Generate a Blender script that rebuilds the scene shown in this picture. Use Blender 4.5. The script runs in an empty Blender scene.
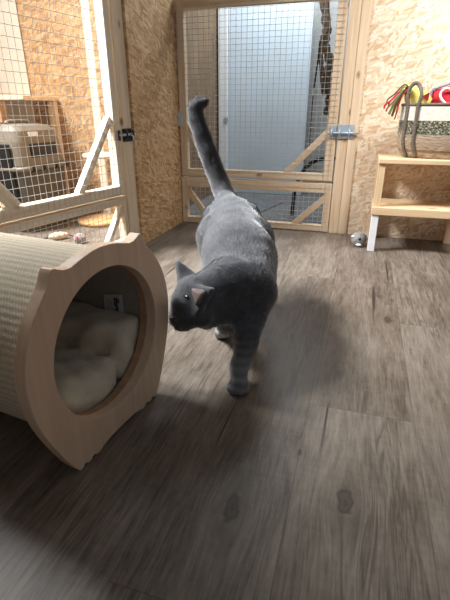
import bpy, bmesh, math, random
import numpy as np
from mathutils import Vector, Matrix
random.seed(4); RNG = np.random.default_rng(7)
PI = math.pi
sc = bpy.context.scene
COL = sc.collection

# ------------------------------------------------------------------ camera
F, TH, YAW, H = 430.0, math.radians(23.6), math.radians(17.0), 0.65
fw = Vector((-math.sin(YAW)*math.cos(TH), math.cos(YAW)*math.cos(TH), -math.sin(TH)))
rt = Vector((math.cos(YAW), math.sin(YAW), 0)); up = rt.cross(fw)
EYE = Vector((0, 0, H))
cd = bpy.data.cameras.new('camera'); cam = bpy.data.objects.new('camera', cd); COL.objects.link(cam)
cd.sensor_fit = 'VERTICAL'; cd.sensor_height = 24; cd.lens = F/600*24; cd.clip_start = 0.02
R = Matrix((rt, up, -fw)).transposed().to_4x4()
cam.matrix_world = Matrix.Translation(EYE) @ R
sc.camera = cam
def at(px, py, k):            # the point seen at a pixel, k metres along the viewing axis
    return EYE + (fw + rt*((px-225)/F) + up*((300-py)/F))*k
def on_floor(px, py, z=0.0):
    d = fw + rt*((px-225)/F) + up*((300-py)/F); return EYE + d*((z-H)/d.z)
def on_y(px, py, Y):
    d = fw + rt*((px-225)/F) + up*((300-py)/F); return EYE + d*(Y/d.y)

# ------------------------------------------------------------------ materials
def lin(c):
    return tuple(((v/255)/12.92 if v/255 <= .04045 else ((v/255+.055)/1.055)**2.4) for v in c) + (1.0,)
class NT:
    def __init__(s, name):
        s.m = bpy.data.materials.new(name); s.m.use_nodes = True; s.t = s.m.node_tree
        s.b = s.t.nodes['Principled BSDF']
    def n(s, typ, **kw):
        x = s.t.nodes.new(typ)
        for k, v in kw.items(): setattr(x, k, v)
        return x
    def put(s, sock, v):
        if isinstance(v, bpy.types.NodeSocket): s.t.links.new(v, sock)
        else: sock.default_value = v
    def math(s, op, a, b=0.0, c=None, clamp=False):
        x = s.n('ShaderNodeMath', operation=op, use_clamp=clamp)
        s.put(x.inputs[0], a); s.put(x.inputs[1], b)
        if c is not None: s.put(x.inputs[2], c)
        return x.outputs[0]
    def mix(s, f, a, b, mode='MIX'):
        x = s.n('ShaderNodeMix', data_type='RGBA', blend_type=mode)
        s.put(x.inputs[0], f); s.put(x.inputs[6], a); s.put(x.inputs[7], b); return x.outputs[2]
    def ramp(s, f, stops, interp='LINEAR'):
        x = s.n('ShaderNodeValToRGB'); x.color_ramp.interpolation = interp
        e = x.color_ramp.elements
        while len(e) < len(stops): e.new(0.5)
        for i, (p, c) in enumerate(stops): e[i].position = p; e[i].color = c
        s.put(x.inputs[0], f); return x.outputs[0]
    def obj(s): return s.n('ShaderNodeTexCoord').outputs['Object']
    def mapped(s, v, loc=(0,0,0), rot=(0,0,0), scale=(1,1,1), typ='POINT'):
        x = s.n('ShaderNodeMapping', vector_type=typ); s.put(x.inputs[0], v)
        if typ != 'NORMAL':
            s.put(x.inputs[1], loc)
        s.put(x.inputs[2], rot); s.put(x.inputs[3], scale); return x.outputs[0]
    def noise(s, v, scale, detail=3, rough=.55, dist=0.0):
        x = s.n('ShaderNodeTexNoise'); s.put(x.inputs['Vector'], v); s.put(x.inputs['Scale'], scale)
        x.inputs['Detail'].default_value = detail; x.inputs['Roughness'].default_value = rough; x.inputs['Distortion'].default_value = dist
        return x.outputs['Fac']
    def bump(s, h, strength=.3, dist=.002):
        x = s.n('ShaderNodeBump'); s.put(x.inputs['Height'], h); x.inputs['Strength'].default_value = strength; x.inputs['Distance'].default_value = dist
        s.put(s.b.inputs['Normal'], x.outputs[0])
    def done(s, col=None, rough=.6, spec=.3, metal=0.0, sheen=0.0):
        if col is not None: s.put(s.b.inputs['Base Color'], col)
        s.put(s.b.inputs['Roughness'], rough); s.b.inputs['Specular IOR Level'].default_value = spec
        s.b.inputs['Metallic'].default_value = metal; s.b.inputs['Sheen Weight'].default_value = sheen
        return s.m

def plain(name, rgb, rough=.6, spec=.3, metal=0.0, var=.12, scale=30, sheen=0.0, bump=0.0):
    t = NT(name); o = t.obj(); f = t.noise(o, scale, 4)
    c = lin(rgb); d = tuple(v*(1-var*1.6) for v in c[:3])+(1,); l = tuple(min(1, v*(1+var)) for v in c[:3])+(1,)
    if bump: t.bump(f, bump, .003)
    return t.done(t.ramp(f, [(.3, d), (.7, l)]), rough, spec, metal, sheen)

def pine(name, base=(226,202,172), dark=(206,174,138), knots=True, rough=.6):
    # sawn softwood: grain along local X, a different cut for every board
    t = NT(name); o = t.obj(); info = t.n('ShaderNodeObjectInfo')
    cmb = t.n('ShaderNodeCombineXYZ'); r = info.outputs['Random']
    t.put(cmb.inputs[0], t.math('MULTIPLY', r, 13.0)); t.put(cmb.inputs[1], t.math('MULTIPLY', r, 31.0)); t.put(cmb.inputs[2], t.math('MULTIPLY', r, 7.0))
    v = t.n('ShaderNodeVectorMath', operation='ADD'); t.put(v.inputs[0], o); t.put(v.inputs[1], cmb.outputs[0]); v = v.outputs[0]
    g = t.noise(t.mapped(v, scale=(3, 60, 60)), 1.0, 4, .6, .4)
    g2 = t.noise(t.mapped(v, scale=(1.2, 14, 14)), 1.0, 2)
    c = t.ramp(t.math('ADD', t.math('MULTIPLY', g, .6), t.math('MULTIPLY', g2, .4)), [(.36, lin(dark)), (.56, lin(base)), (.75, lin(tuple(min(255, b+10) for b in base)))])
    if knots:
        vo = t.n('ShaderNodeTexVoronoi'); t.put(vo.inputs['Vector'], t.mapped(v, scale=(5, 9, 9))); vo.inputs['Scale'].default_value = 1.0
        k = t.math('LESS_THAN', vo.outputs['Distance'], .11)
        k = t.math('MULTIPLY', t.math('SUBTRACT', 1.0, t.math('DIVIDE', vo.outputs['Distance'], .13), clamp=True), 1.4, clamp=True)
        c = t.mix(k, c, lin((128, 86, 52)))
    t.bump(g, .15, .001)
    return t.done(c, rough, .25)

def osb(name, axis, cols, seed=0.0):
    # pressed flakes lying every way; axis is the wall's normal
    t = NT(name); o = t.obj()
    dn = t.n('ShaderNodeTexNoise'); t.put(dn.inputs['Vector'], o); dn.inputs['Scale'].default_value = 14; dn.inputs['Detail'].default_value = 2
    a = t.n('ShaderNodeVectorMath', operation='MULTIPLY_ADD'); t.put(a.inputs[0], dn.outputs['Color']); a.inputs[1].default_value = (.012,)*3; t.put(a.inputs[2], o); v = a.outputs[0]
    c = None; hgt = None
    for i, (ang, L, W) in enumerate(((.2, .085, .022), (1.0, .07, .017), (1.75, .075, .02), (2.5, .06, .014), (.6, .05, .011), (1.35, .055, .012), (2.1, .04, .009), (2.9, .045, .010))):
        rot = (ang, 0, 0) if axis == 'X' else (0, ang, 0)
        scl = (50, L, W) if axis == 'X' else (L, 50, W)
        vo = t.n('ShaderNodeTexVoronoi'); vo.inputs['Scale'].default_value = 1.0; vo.inputs['Randomness'].default_value = .95
        t.put(vo.inputs['Vector'], t.mapped(v, (seed+i*.37, seed+i*.21, seed+i*.43), rot, scl, 'TEXTURE'))
        sp = t.n('ShaderNodeSeparateColor'); t.put(sp.inputs[0], vo.outputs['Color'])
        fl = t.noise(t.mapped(v, (0,0,0), rot, (scl[0]*1.5, scl[1]*1.6, scl[2]*.18), 'TEXTURE'), 1.0, 2)
        tone = t.math('ADD', t.math('MULTIPLY', sp.outputs[1], .75), t.math('MULTIPLY', fl, .25))
        col = t.ramp(tone, [(.05, lin(cols[0])), (.3, lin(cols[1])), (.6, lin(cols[2])), (.92, lin(cols[3]))])
        if c is None: c, hgt = col, sp.outputs[2]
        else:
            m = t.math('GREATER_THAN', sp.outputs[0], .58)
            c = t.mix(m, c, col)
            hm = t.n('ShaderNodeMix', data_type='FLOAT'); t.put(hm.inputs[0], m); t.put(hm.inputs[2], hgt); t.put(hm.inputs[3], sp.outputs[2]); hgt = hm.outputs[0]
    t.bump(hgt, .25, .002)
    return t.done(c, .55, .3)

def floor_material():
    t = NT('vinyl_planks'); o = t.obj(); s = t.n('ShaderNodeSeparateXYZ'); t.put(s.inputs[0], o)
    X, Y = s.outputs[0], s.outputs[1]
    W, LEN = .238, 1.42
    # knots bend the grain beside them
    Xg = X; dark = halo = None; kn = t.noise(o, 55, 3)
    for (px, py, r) in ((345, 501, .017), (232, 508, .016), (388, 320, .014), (215, 322, .010), (300, 452, .005)):
        p = on_floor(px, py)
        dx = t.math('SUBTRACT', X, p.x); dy = t.math('MULTIPLY', t.math('SUBTRACT', Y, p.y), .45)
        d2 = t.math('ADD', t.math('MULTIPLY', dx, dx), t.math('MULTIPLY', dy, dy))
        d = t.math('ADD', t.math('SQRT', d2), t.math('MULTIPLY', t.math('SUBTRACT', kn, .5), r*1.1))
        g = t.math('POWER', 2.718, t.math('MULTIPLY', d2, -1/(2*(r*1.9)**2)))
        halo = g if halo is None else t.math('MAXIMUM', halo, g)
        Xg = t.math('SUBTRACT', Xg, t.math('MULTIPLY', t.math('MULTIPLY', dx, g), .75))
        k = t.math('SUBTRACT', 1.0, t.math('DIVIDE', d, r), clamp=True)
        dark = k if dark is None else t.math('MAXIMUM', dark, k)
    xi = t.math('DIVIDE', t.math('ADD', X, .055), W); i = t.math('FLOOR', xi)
    fx = t.math('SUBTRACT', xi, i)
    wn = t.n('ShaderNodeTexWhiteNoise', noise_dimensions='1D'); t.put(wn.inputs['W'], i)
    off = t.math('MULTIPLY', t.math('ADD', t.math('MULTIPLY', i, .37), .62), LEN)
    yi = t.math('DIVIDE', t.math('ADD', Y, t.math('SUBTRACT', LEN, off)), LEN); j = t.math('FLOOR', yi); fy = t.math('SUBTRACT', yi, j)
    wn2 = t.n('ShaderNodeTexWhiteNoise', noise_dimensions='2D'); cv = t.n('ShaderNodeCombineXYZ'); t.put(cv.inputs[0], i); t.put(cv.inputs[1], j); t.put(wn2.inputs['Vector'], cv.outputs[0])
    rnd = wn2.outputs['Value']
    gv = t.n('ShaderNodeCombineXYZ'); t.put(gv.inputs[0], Xg); t.put(gv.inputs[1], Y); t.put(gv.inputs[2], t.math('MULTIPLY', rnd, 17.0)); v = gv.outputs[0]
    g1 = t.noise(t.mapped(v, scale=(80, 9, 1)), 1.0, 6, .7, .25)
    g2 = t.noise(t.mapped(v, scale=(13, 3.5, 1)), 1.0, 5, .65, .3)
    g3 = t.noise(t.mapped(v, scale=(22, 90, 1)), 1.0, 3, .6)          # faint saw marks across
    g4 = t.noise(t.mapped(v, scale=(220, 16, 1)), 1.0, 3, .6, .2)
    tone = t.math('ADD', t.math('MULTIPLY', g1, .30), t.math('MULTIPLY', g2, .34))
    tone = t.math('ADD', tone, t.math('MULTIPLY', g4, .24))
    tone = t.math('ADD', tone, t.math('MULTIPLY', t.math('SUBTRACT', g3, .5), .07))
    tone = t.math('ADD', tone, t.math('MULTIPLY', t.math('SUBTRACT', rnd, .5), .03))
    c = t.ramp(tone, [(.33, lin((76, 65, 55))), (.41, lin((106, 95, 84))), (.48, lin((125, 114, 103))), (.60, lin((150, 140, 128)))])
    # browner and greyer boards
    c = t.mix(t.math('MULTIPLY', wn.outputs['Value'], .2), c, t.mix(1.0, c, lin((218, 196, 174)), 'MULTIPLY'))
    # the dark figured heart of some boards: thin wandering grain lines
    ms = t.noise(t.mapped(v, scale=(7, 1.1, 1)), 1.0, 1, .5, .4)
    ms = t.math('MULTIPLY', t.math('SUBTRACT', ms, .50, clamp=True), 9.0, clamp=True)
    ln = t.noise(t.mapped(v, scale=(34, 1.6, 1)), 1.0, 2, .5, 1.2)
    ln = t.math('SUBTRACT', 1.0, t.math('MULTIPLY', t.math('ABSOLUTE', t.math('SUBTRACT', t.math('FRACT', t.math('MULTIPLY', ln, 7.0)), .5)), 4.2), clamp=True)
    c = t.mix(t.math('MULTIPLY', t.math('MULTIPLY', ln, ms), .7), c, lin((70, 60, 52)))
    cr = t.noise(t.mapped(v, scale=(48, .9, 1)), 1.0, 2, .5, .3)
    crack = t.math('MULTIPLY', t.math('SUBTRACT', .31, cr, clamp=True), 20.0, clamp=True)
    c = t.mix(crack, c, lin((48, 41, 36)))
    c = t.mix(t.math('MULTIPLY', halo, .42), c, lin((70, 60, 51)))
    ring = t.math('SUBTRACT', 1.0, t.math('MULTIPLY', t.math('ABSOLUTE', t.math('SUBTRACT', dark, .35)), 4.0), clamp=True)
    c = t.mix(t.math('MULTIPLY', dark, 2.2, clamp=True), c, lin((78, 65, 54)))
    c = t.mix(t.math('MULTIPLY', t.math('MAXIMUM', ring, t.math('MULTIPLY', t.math('SUBTRACT', dark, .6, clamp=True), 3.0, clamp=True)), .75), c, lin((50, 42, 36)))
    ex = t.math('MULTIPLY', t.math('MINIMUM', fx, t.math('SUBTRACT', 1.0, fx)), W)
    ey = t.math('MULTIPLY', t.math('MINIMUM', fy, t.math('SUBTRACT', 1.0, fy)), LEN)
    e = t.math('LESS_THAN', t.math('MINIMUM', ex, ey), .0011)
    c = t.mix(t.math('MULTIPLY', e, .45), c, lin((62, 55, 49)))
    t.bump(t.math('SUBTRACT', t.math('ADD', t.math('MULTIPLY', g1, .6), t.math('MULTIPLY', g3, .3)), t.math('ADD', e, crack)), .22, .0015)
    return t.done(c, t.math('ADD', .36, t.math('MULTIPLY', g1, .22)), .42)

def coat_material():
    t = NT('grey_coat'); o = t.obj()
    a = t.noise(o, 14, 3); b = t.noise(o, 160, 3)
    f = t.math('ADD', t.math('MULTIPLY', a, .6), t.math('MULTIPLY', b, .4))
    c = t.ramp(f, [(.3, lin((68, 67, 70))), (.5, lin((88, 88, 92))), (.7, lin((108, 109, 114)))])
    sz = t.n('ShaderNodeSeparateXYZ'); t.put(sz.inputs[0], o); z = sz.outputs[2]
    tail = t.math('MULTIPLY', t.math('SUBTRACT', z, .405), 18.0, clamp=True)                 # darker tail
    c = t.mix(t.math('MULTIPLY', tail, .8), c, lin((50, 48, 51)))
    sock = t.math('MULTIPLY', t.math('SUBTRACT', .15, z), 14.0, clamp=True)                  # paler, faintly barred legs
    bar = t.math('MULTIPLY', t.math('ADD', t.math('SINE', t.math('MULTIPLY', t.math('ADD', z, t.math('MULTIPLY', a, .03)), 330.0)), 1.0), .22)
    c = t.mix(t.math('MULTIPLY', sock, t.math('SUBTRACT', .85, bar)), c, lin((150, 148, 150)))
    t.bump(b, .2, .002)
    m = t.done(c, .75, .2, 0, .45); t.b.inputs['Sheen Roughness'].default_value = .45
    return m

def sisal_material():
    t = NT('sisal_weave'); o = t.obj(); s = t.n('ShaderNodeSeparateXYZ'); t.put(s.inputs[0], o)
    # local X runs along the barrel, angle around it from local Y/Z
    ang = t.math('ARCTAN2', s.outputs[2], s.outputs[1])
    rows = t.math('SINE', t.math('MULTIPLY', ang, 92.0))
    warp = t.math('SINE', t.math('ADD', t.math('MULTIPLY', s.outputs[0], 900.0), t.math('MULTIPLY', t.math('SIGN', rows), 1.57)))
    n = t.noise(o, 120, 4)
    h = t.math('ADD', t.math('MULTIPLY', rows, .28), t.math('ADD', t.math('MULTIPLY', warp, .25), n))
    c = t.ramp(t.math('ADD', t.math('MULTIPLY', h, .35), .25), [(.2, lin((186, 170, 146))), (.5, lin((216, 202, 180))), (.8, lin((228, 217, 197)))])
    t.bump(h, .45, .002); return t.done(c, .85, .1)

def basket_material():
    t = NT('seagrass_coils'); o = t.obj(); s = t.n('ShaderNodeSeparateXYZ'); t.put(s.inputs[0], o); z = s.outputs[2]
    n = t.noise(t.mapped(o, scale=(40, 40, 260)), 1.0, 3); n2 = t.noise(t.mapped(o, scale=(120, 120, 160)), 1.0, 2)
    w = t.ramp(n, [(.3, lin((206, 196, 180))), (.6, lin((224, 218, 206)))])
    k = t.ramp(n2, [(.36, lin((50, 48, 40))), (.5, lin((92, 90, 74))), (.6, lin((140, 134, 112))), (.72, lin((205, 200, 180)))])
    g = t.ramp(n, [(.3, lin((116, 96, 78))), (.5, lin((158, 138, 116))), (.7, lin((190, 172, 150)))])
    c = t.mix(t.math('GREATER_THAN', z, .105), g, k); c = t.mix(t.math('GREATER_THAN', z, .165), c, w)
    return t.done(c, .8, .15)

M = {}
M['floor'] = floor_material()
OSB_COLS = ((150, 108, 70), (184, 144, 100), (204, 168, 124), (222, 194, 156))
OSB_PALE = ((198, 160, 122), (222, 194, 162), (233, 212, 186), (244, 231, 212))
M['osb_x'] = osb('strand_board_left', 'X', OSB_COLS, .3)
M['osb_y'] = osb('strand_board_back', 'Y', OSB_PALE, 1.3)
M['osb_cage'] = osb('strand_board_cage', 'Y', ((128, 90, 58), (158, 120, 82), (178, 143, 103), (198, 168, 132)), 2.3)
M['pine'] = pine('pine_board'); M['pine_pale'] = pine('pale_pine_board', (230, 214, 192), (212, 190, 162))
M['stool_wood'] = pine('stool_pine', (222, 194, 158), (202, 166, 124))
M['ply'] = pine('birch_plywood', (232, 201, 174), (220, 187, 158), knots=False, rough=.5)
M['ply_edge'] = pine('plywood_edge', (196, 158, 124), (176, 136, 102), knots=False)
M['wire'] = plain('galvanised_wire', (200, 200, 198), .4, .5, .35, .1)
M['steel'] = plain('galvanised_steel', (186, 200, 212), .35, .5, .35, .1)
M['dark_steel'] = plain('dark_bolt_plate', (58, 62, 64), .4, .5, .6, .15)
M['cream'] = plain('cream_panel', (198, 186, 170), .6, .3, 0, .04, 6)
M['plain_white'] = plain('plain_white', (232, 230, 232), .5, .3, 0, .03)
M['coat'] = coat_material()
M['pink'] = plain('inner_ear_skin', (128, 110, 106), .7, .2, 0, .12)
M['nose'] = plain('dark_nose_skin', (52, 46, 48), .45, .4, 0, .1)
M['eye'] = plain('eye_glaze', (62, 60, 38), .08, .6, 0, .2, 80)
M['pupil'] = plain('pupil_black', (10, 10, 10), .1, .6)
M['sisal'] = sisal_material()
M['felt'] = plain('grey_felt', (182, 174, 162), .95, .1, 0, .06, 60)
M['plush'] = plain('beige_plush', (228, 216, 194), .95, .1, 0, .07, 40, .4, .25)
M['label'] = plain('white_label', (226, 226, 230), .7, .2, 0, .03)
M['ink'] = plain('black_ink', (22, 22, 26), .7, .2)
M['grey_ink'] = plain('grey_ink', (150, 150, 160), .7, .2)
M['basket'] = basket_material()
M['strap'] = plain('grey_strap', (112, 100, 88), .8, .2, 0, .2, 120)
M['taupe'] = plain('taupe_plastic', (118, 109, 96), .45, .4, 0, .05)
M['olive'] = plain('olive_grey_plastic', (84, 80, 70), .5, .4, 0, .06)
M['black'] = plain('black_plastic', (26, 26, 27), .45, .4)
M['rubber'] = plain('black_rubber', (34, 32, 31), .6, .3)
M['insulation'] = plain('pale_blue_sheet', (206, 220, 232), .5, .3, 0, .03, 4)
M['white_edge'] = plain('white_sheet_edge', (232, 236, 240), .5, .3, 0, .03)
M['concrete'] = plain('grey_concrete', (112, 112, 112), .8, .2, 0, .12, 9)
M['grey_wall'] = plain('grey_render', (168, 168, 166), .8, .2, 0, .08, 7)
M['slate'] = plain('dark_slate_sheet', (104, 108, 114), .6, .3, 0, .08)
M['bark'] = plain('brown_rope_fibre', (122, 110, 98), .9, .1, 0, .4, 60, 0, .5)
M['yellow'] = plain('yellow_felt', (230, 220, 124), .9, .1, 0, .06)
M['red'] = plain('red_fabric', (198, 46, 58), .8, .2, 0, .12)
M['darkred'] = plain('dark_red_felt', (160, 40, 48), .9, .1)
M['lilac'] = plain('grey_lilac_trim', (158, 150, 160), .8, .2)
M['green'] = plain('green_ribbon', (98, 122, 76), .7, .2); M['brown'] = plain('brown_ribbon', (120, 74, 46), .8, .2); M['orange'] = plain('orange_ribbon', (178, 96, 70), .7, .2)
M['cork'] = plain('round_wood_board', (196, 154, 106), .7, .2, 0, .15, 18)
M['fuzz'] = plain('grey_fuzz', (150, 146, 142), .95, .1, 0, .25, 220, .3, .5)
M['mottle'] = plain('mottled_fuzz', (160, 150, 146), .95, .1, 0, .5, 160, .3, .5)
M['beige_toy'] = plain('beige_toy_plush', (214, 196, 172), .95, .1, 0, .12, 140, .3, .5)
def wallboard():
    t = NT('brown_ribbed_board'); o = t.obj()
    g = t.noise(t.mapped(o, scale=(50, 50, 2.5)), 1.0, 4, .6, .3); g2 = t.noise(o, 6, 2)
    c = t.ramp(t.math('ADD', t.math('MULTIPLY', g, .7), t.math('MULTIPLY', g2, .3)), [(.3, lin((84, 66, 50))), (.5, lin((116, 96, 76))), (.7, lin((148, 126, 104)))])
    t.bump(g, .3, .002); return t.done(c, .8, .2)
M['brown_board'] = wallboard()

# ------------------------------------------------------------------ object helpers
def mesh_obj(name, verts, faces, mat, parent=None, world=None, smooth=False, bevel=0.0, seg=2):
    me = bpy.data.meshes.new(name); me.from_pydata([tuple(v) for v in verts], [], faces); me.update()
    bm = bmesh.new(); bm.from_mesh(me); bmesh.ops.recalc_face_normals(bm, faces=bm.faces); bm.to_mesh(me); bm.free()
    return place(name, me, mat, parent, world, smooth, bevel, seg)
def place(name, me, mat, parent=None, world=None, smooth=False, bevel=0.0, seg=2):
    o = bpy.data.objects.new(name, me); COL.objects.link(o)
    for m in (mat if isinstance(mat, (list, tuple)) else [mat]): me.materials.append(m)
    if smooth:
        for p in me.polygons: p.use_smooth = True
    W = world or Matrix.Identity(4)
    if parent is not None:
        o.parent = parent; o.matrix_local = full(parent).inverted() @ W
    else: o.matrix_world = W
    if bevel:
        md = o.modifiers.new('bevel', 'BEVEL'); md.width = bevel; md.segments = seg; md.limit_method = 'ANGLE'; md.angle_limit = math.radians(40)
    return o
def full(o):
    return (full(o.parent) @ o.matrix_local) if o.parent else Matrix.LocRotScale(o.location, o.rotation_euler, o.scale)
def tag(o, label, cat, group=None):
    o['label'] = label; o['category'] = cat
    if group: o['group'] = group
    return o
def thing(name, label, cat, loc, group=None):
    o = bpy.data.objects.new(name, None); COL.objects.link(o); o.location = loc; o.empty_display_size = .05
    return tag(o, label, cat, group)
def structure(o): o['kind'] = 'structure'; return o
BOXF = [(0,3,2,1),(4,5,6,7),(0,1,5,4),(1,2,6,5),(2,3,7,6),(3,0,4,7)]
def boxv(x0,x1,y0,y1,z0,z1): return [(x0,y0,z0),(x1,y0,z0),(x1,y1,z0),(x0,y1,z0),(x0,y0,z1),(x1,y0,z1),(x1,y1,z1),(x0,y1,z1)]
def box(name, x0,x1,y0,y1,z0,z1, mat, parent=None, bevel=.002, world=None):
    return mesh_obj(name, boxv(x0,x1,y0,y1,z0,z1), BOXF, mat, parent, world, False, bevel)
def board(name, p0, p1, nrm, width, thick, mat, parent=None, bevel=.002, cut0=None, cut1=None):
    """a plank from p0 to p1: local X along it, local Z = nrm (its outer face lies on the line), Y across"""
    p0, p1, nrm = Vector(p0), Vector(p1), Vector(nrm).normalized()
    x = (p1-p0).normalized(); y = nrm.cross(x).normalized(); z = x.cross(y)
    W = Matrix((x, y, z)).transposed().to_4x4(); W.translation = p0
    L = (p1-p0).length
    v = boxv(0, L, -width/2, width/2, -thick, 0)
    if cut0:                       # slanted ends: shift along X by y*slope
        v = [(a + (b*cut0 if a == 0 else b*(cut1 if cut1 is not None else cut0)), b, c) for a, b, c in v]
    return mesh_obj(name, v, BOXF, mat, parent, W, False, bevel)
def tube(name, pts, rad, mat, parent=None, sides=8, smooth=True, flat=1.0):
    pts = [Vector(p) for p in pts]; n = len(pts)
    rr = rad if isinstance(rad, (list, tuple)) else [rad]*n
    V, Fc = [], []; ref = None
    for i, p in enumerate(pts):
        t = (pts[min(i+1,n-1)] - pts[max(i-1,0)]).normalized()
        if ref is None: ref = t.orthogonal().normalized()
        ref = (ref - t*ref.dot(t)).normalized(); b = t.cross(ref)
        for k in range(sides):
            a = 2*PI*k/sides; V.append(p + (ref*math.cos(a) + b*math.sin(a)*flat)*rr[i])
    for i in range(n-1):
        for k in range(sides):
            a, b2 = i*sides+k, i*sides+(k+1)%sides; Fc.append((a, b2, b2+sides, a+sides))
    Fc.append(tuple(range(sides))[::-1]); Fc.append(tuple(range((n-1)*sides, n*sides)))
    return mesh_obj(name, V, Fc, mat, parent, None, smooth)
def spline(P, m=8):
    P = [Vector(p) for p in P]; out = []
    for i in range(len(P)-1):
        a, b, c, d = P[max(i-1,0)], P[i], P[i+1], P[min(i+2,len(P)-1)]
        for j in range(m):
            t = j/m; out.append(.5*((2*b)+(c-a)*t+(2*a-5*b+4*c-d)*t*t+(3*b-a-3*c+d)*t**3))
    return out+[P[-1]]
def wires(name, origin, ex, ez, en, s0, s1, z0, z1, ps, pz, mat, parent, r=.0009, s_off=0, z_off=0):
    """welded wire mesh: square grid of round wires as one sheet"""
    V, Fc = [], []; origin, ex, ez, en = map(Vector, (origin, ex, ez, en))
    def bar(a, b, ax):
        u = en; w = ax.cross(en); base = len(V)
        for p in (a, b):
            for k in range(6):
                t = PI/3*k; V.append(p + u*r*math.cos(t) + w*r*math.sin(t))
        for k in range(6): Fc.append((base+k, base+(k+1)%6, base+6+(k+1)%6, base+6+k))
    s = s0 + s_off
    while s <= s1: bar(origin+ex*s+ez*z0+en*r, origin+ex*s+ez*z1+en*r, ez); s += ps
    z = z0 + z_off
    while z <= z1: bar(origin+ex*s0+ez*z+en*(r*2.6), origin+ex*s1+ez*z+en*(r*2.6), ex); z += pz
    return mesh_obj(name, V, Fc, mat, parent, None, True)
def blob(name, c, r, mat, parent=None, rot=None, sub=3, warp=0.0):
    bm = bmesh.new(); bmesh.ops.create_icosphere(bm, subdivisions=sub, radius=1)
    Rm = (rot or Matrix.Identity(3)); c = Vector(c)
    for v in bm.verts:
        k = 1 + warp*math.sin(9*v.co.x+3*v.co.z)*math.cos(7*v.co.y)
        v.co = Rm @ Vector((v.co.x*r[0]*k, v.co.y*r[1]*k, v.co.z*r[2]*k))
    me = bpy.data.meshes.new(name); bm.to_mesh(me); bm.free()
    return place(name, me, mat, parent, Matrix.Translation(c), True)
def lathe(name, prof, mat, parent=None, loc=(0,0,0), sx=1, sy=1, n=64, close=True, rot=None):
    V, Fc = [], []; m = len(prof)
    for k in range(n):
        a = 2*PI*k/n
        for r, z in prof: V.append((r*math.cos(a)*sx, r*math.sin(a)*sy, z))
    for k in range(n):
        for i in range(m-1): Fc.append((k*m+i, ((k+1)%n)*m+i, ((k+1)%n)*m+i+1, k*m+i+1))
    if close: Fc.append(tuple(k*m for k in range(n)))
    W = Matrix.Translation(Vector(loc)) @ (rot.to_4x4() if rot else Matrix.Identity(4))
    return mesh_obj(name, V, Fc, mat, parent, W, True)

# ---- smooth-blended solid -> mesh (surface nets)
def smin(a, b, k):
    h = np.clip(.5+.5*(b-a)/k, 0, 1); return b*(1-h)+a*h - k*h*(1-h)
def capsule(P, a, b, ra, rb):
    a = np.array(a, np.float32); b = np.array(b, np.float32); ba = b-a
    t = np.clip(((P-a)@ba)/max(1e-9, float(ba@ba)), 0, 1)
    return np.sqrt((((P-a)-t[..., None]*ba)**2).sum(-1)) - (ra+(rb-ra)*t)
def tri_plate(P, a, b, c, r):
    a, b, c = (np.array(v, np.float32) for v in (a, b, c))
    n = np.cross(b-a, a-c); out = None
    def seg(p, q):
        e = q-p; t = np.clip(((P-p)@e)/(e@e), 0, 1); return (((P-p)-t[..., None]*e)**2).sum(-1)
    d2 = np.minimum(np.minimum(seg(a, b), seg(b, c)), seg(c, a))
    s = np.sign((P-a)@np.cross(b-a, n))+np.sign((P-b)@np.cross(c-b, n))+np.sign((P-c)@np.cross(a-c, n))
    pl = ((P-a)@n)**2/(n@n)
    return np.sqrt(np.where(s >= 2, pl, d2)) - r
def surface(fn, lo, hi, h):
    ax = [np.arange(l, u+h, h, dtype=np.float32) for l, u in zip(lo, hi)]
    P = np.stack(np.meshgrid(*ax, indexing='ij'), -1); D = fn(P); S = D < 0
    n = D.shape; acc = np.zeros((n[0]-1, n[1]-1, n[2]-1, 3), np.float32); cnt = np.zeros((n[0]-1, n[1]-1, n[2]-1), np.float32)
    corners = [(i, j, k) for i in (0, 1) for j in (0, 1) for k in (0, 1)]
    sl = lambda c: tuple(slice(c[q], n[q]-1+c[q]) for q in range(3))
    for a in corners:
        for q in range(3):
            if a[q]: continue
            b = list(a); b[q] = 1; Da, Db = D[sl(a)], D[sl(b)]; m = (Da < 0) != (Db < 0)
            t = Da[m]/(Da[m]-Db[m]); pos = np.tile(np.array(a, np.float32), (t.size, 1)); pos[:, q] += t
            acc[m] += pos; cnt[m] += 1
    act = cnt > 0; idx = np.full(act.shape, -1, np.int64); idx[act] = np.arange(act.sum())
    V = (acc[act]/cnt[act][:, None] + np.argwhere(act))*h + np.array([a[0] for a in ax])
    Q = []
    for q in range(3):
        a = [slice(0, None)]*3; b = [slice(0, None)]*3; a[q] = slice(0, n[q]-1); b[q] = slice(1, None)
        Sa, Sb = S[tuple(a)], S[tuple(b)]; e = np.argwhere(Sa != Sb); u, v = [(1, 2), (2, 0), (0, 1)][q]
        ok = (e[:, u] > 0) & (e[:, v] > 0) & (e[:, u] < n[u]-1) & (e[:, v] < n[v]-1); e = e[ok]
        fl = Sa[tuple(e.T)]
        def cell(du, dv):
            w = e.copy(); w[:, u] += du; w[:, v] += dv; return idx[tuple(w.T)]
        quad = np.stack([cell(-1, -1), cell(0, -1), cell(0, 0), cell(-1, 0)], 1)
        quad[~fl] = quad[~fl][:, ::-1]; Q.append(quad)
    return V, np.concatenate(Q)
def np_mesh(name, V, Q):
    me = bpy.data.meshes.new(name); me.from_pydata(V.tolist(), [], Q.tolist()); me.update(); return me
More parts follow.
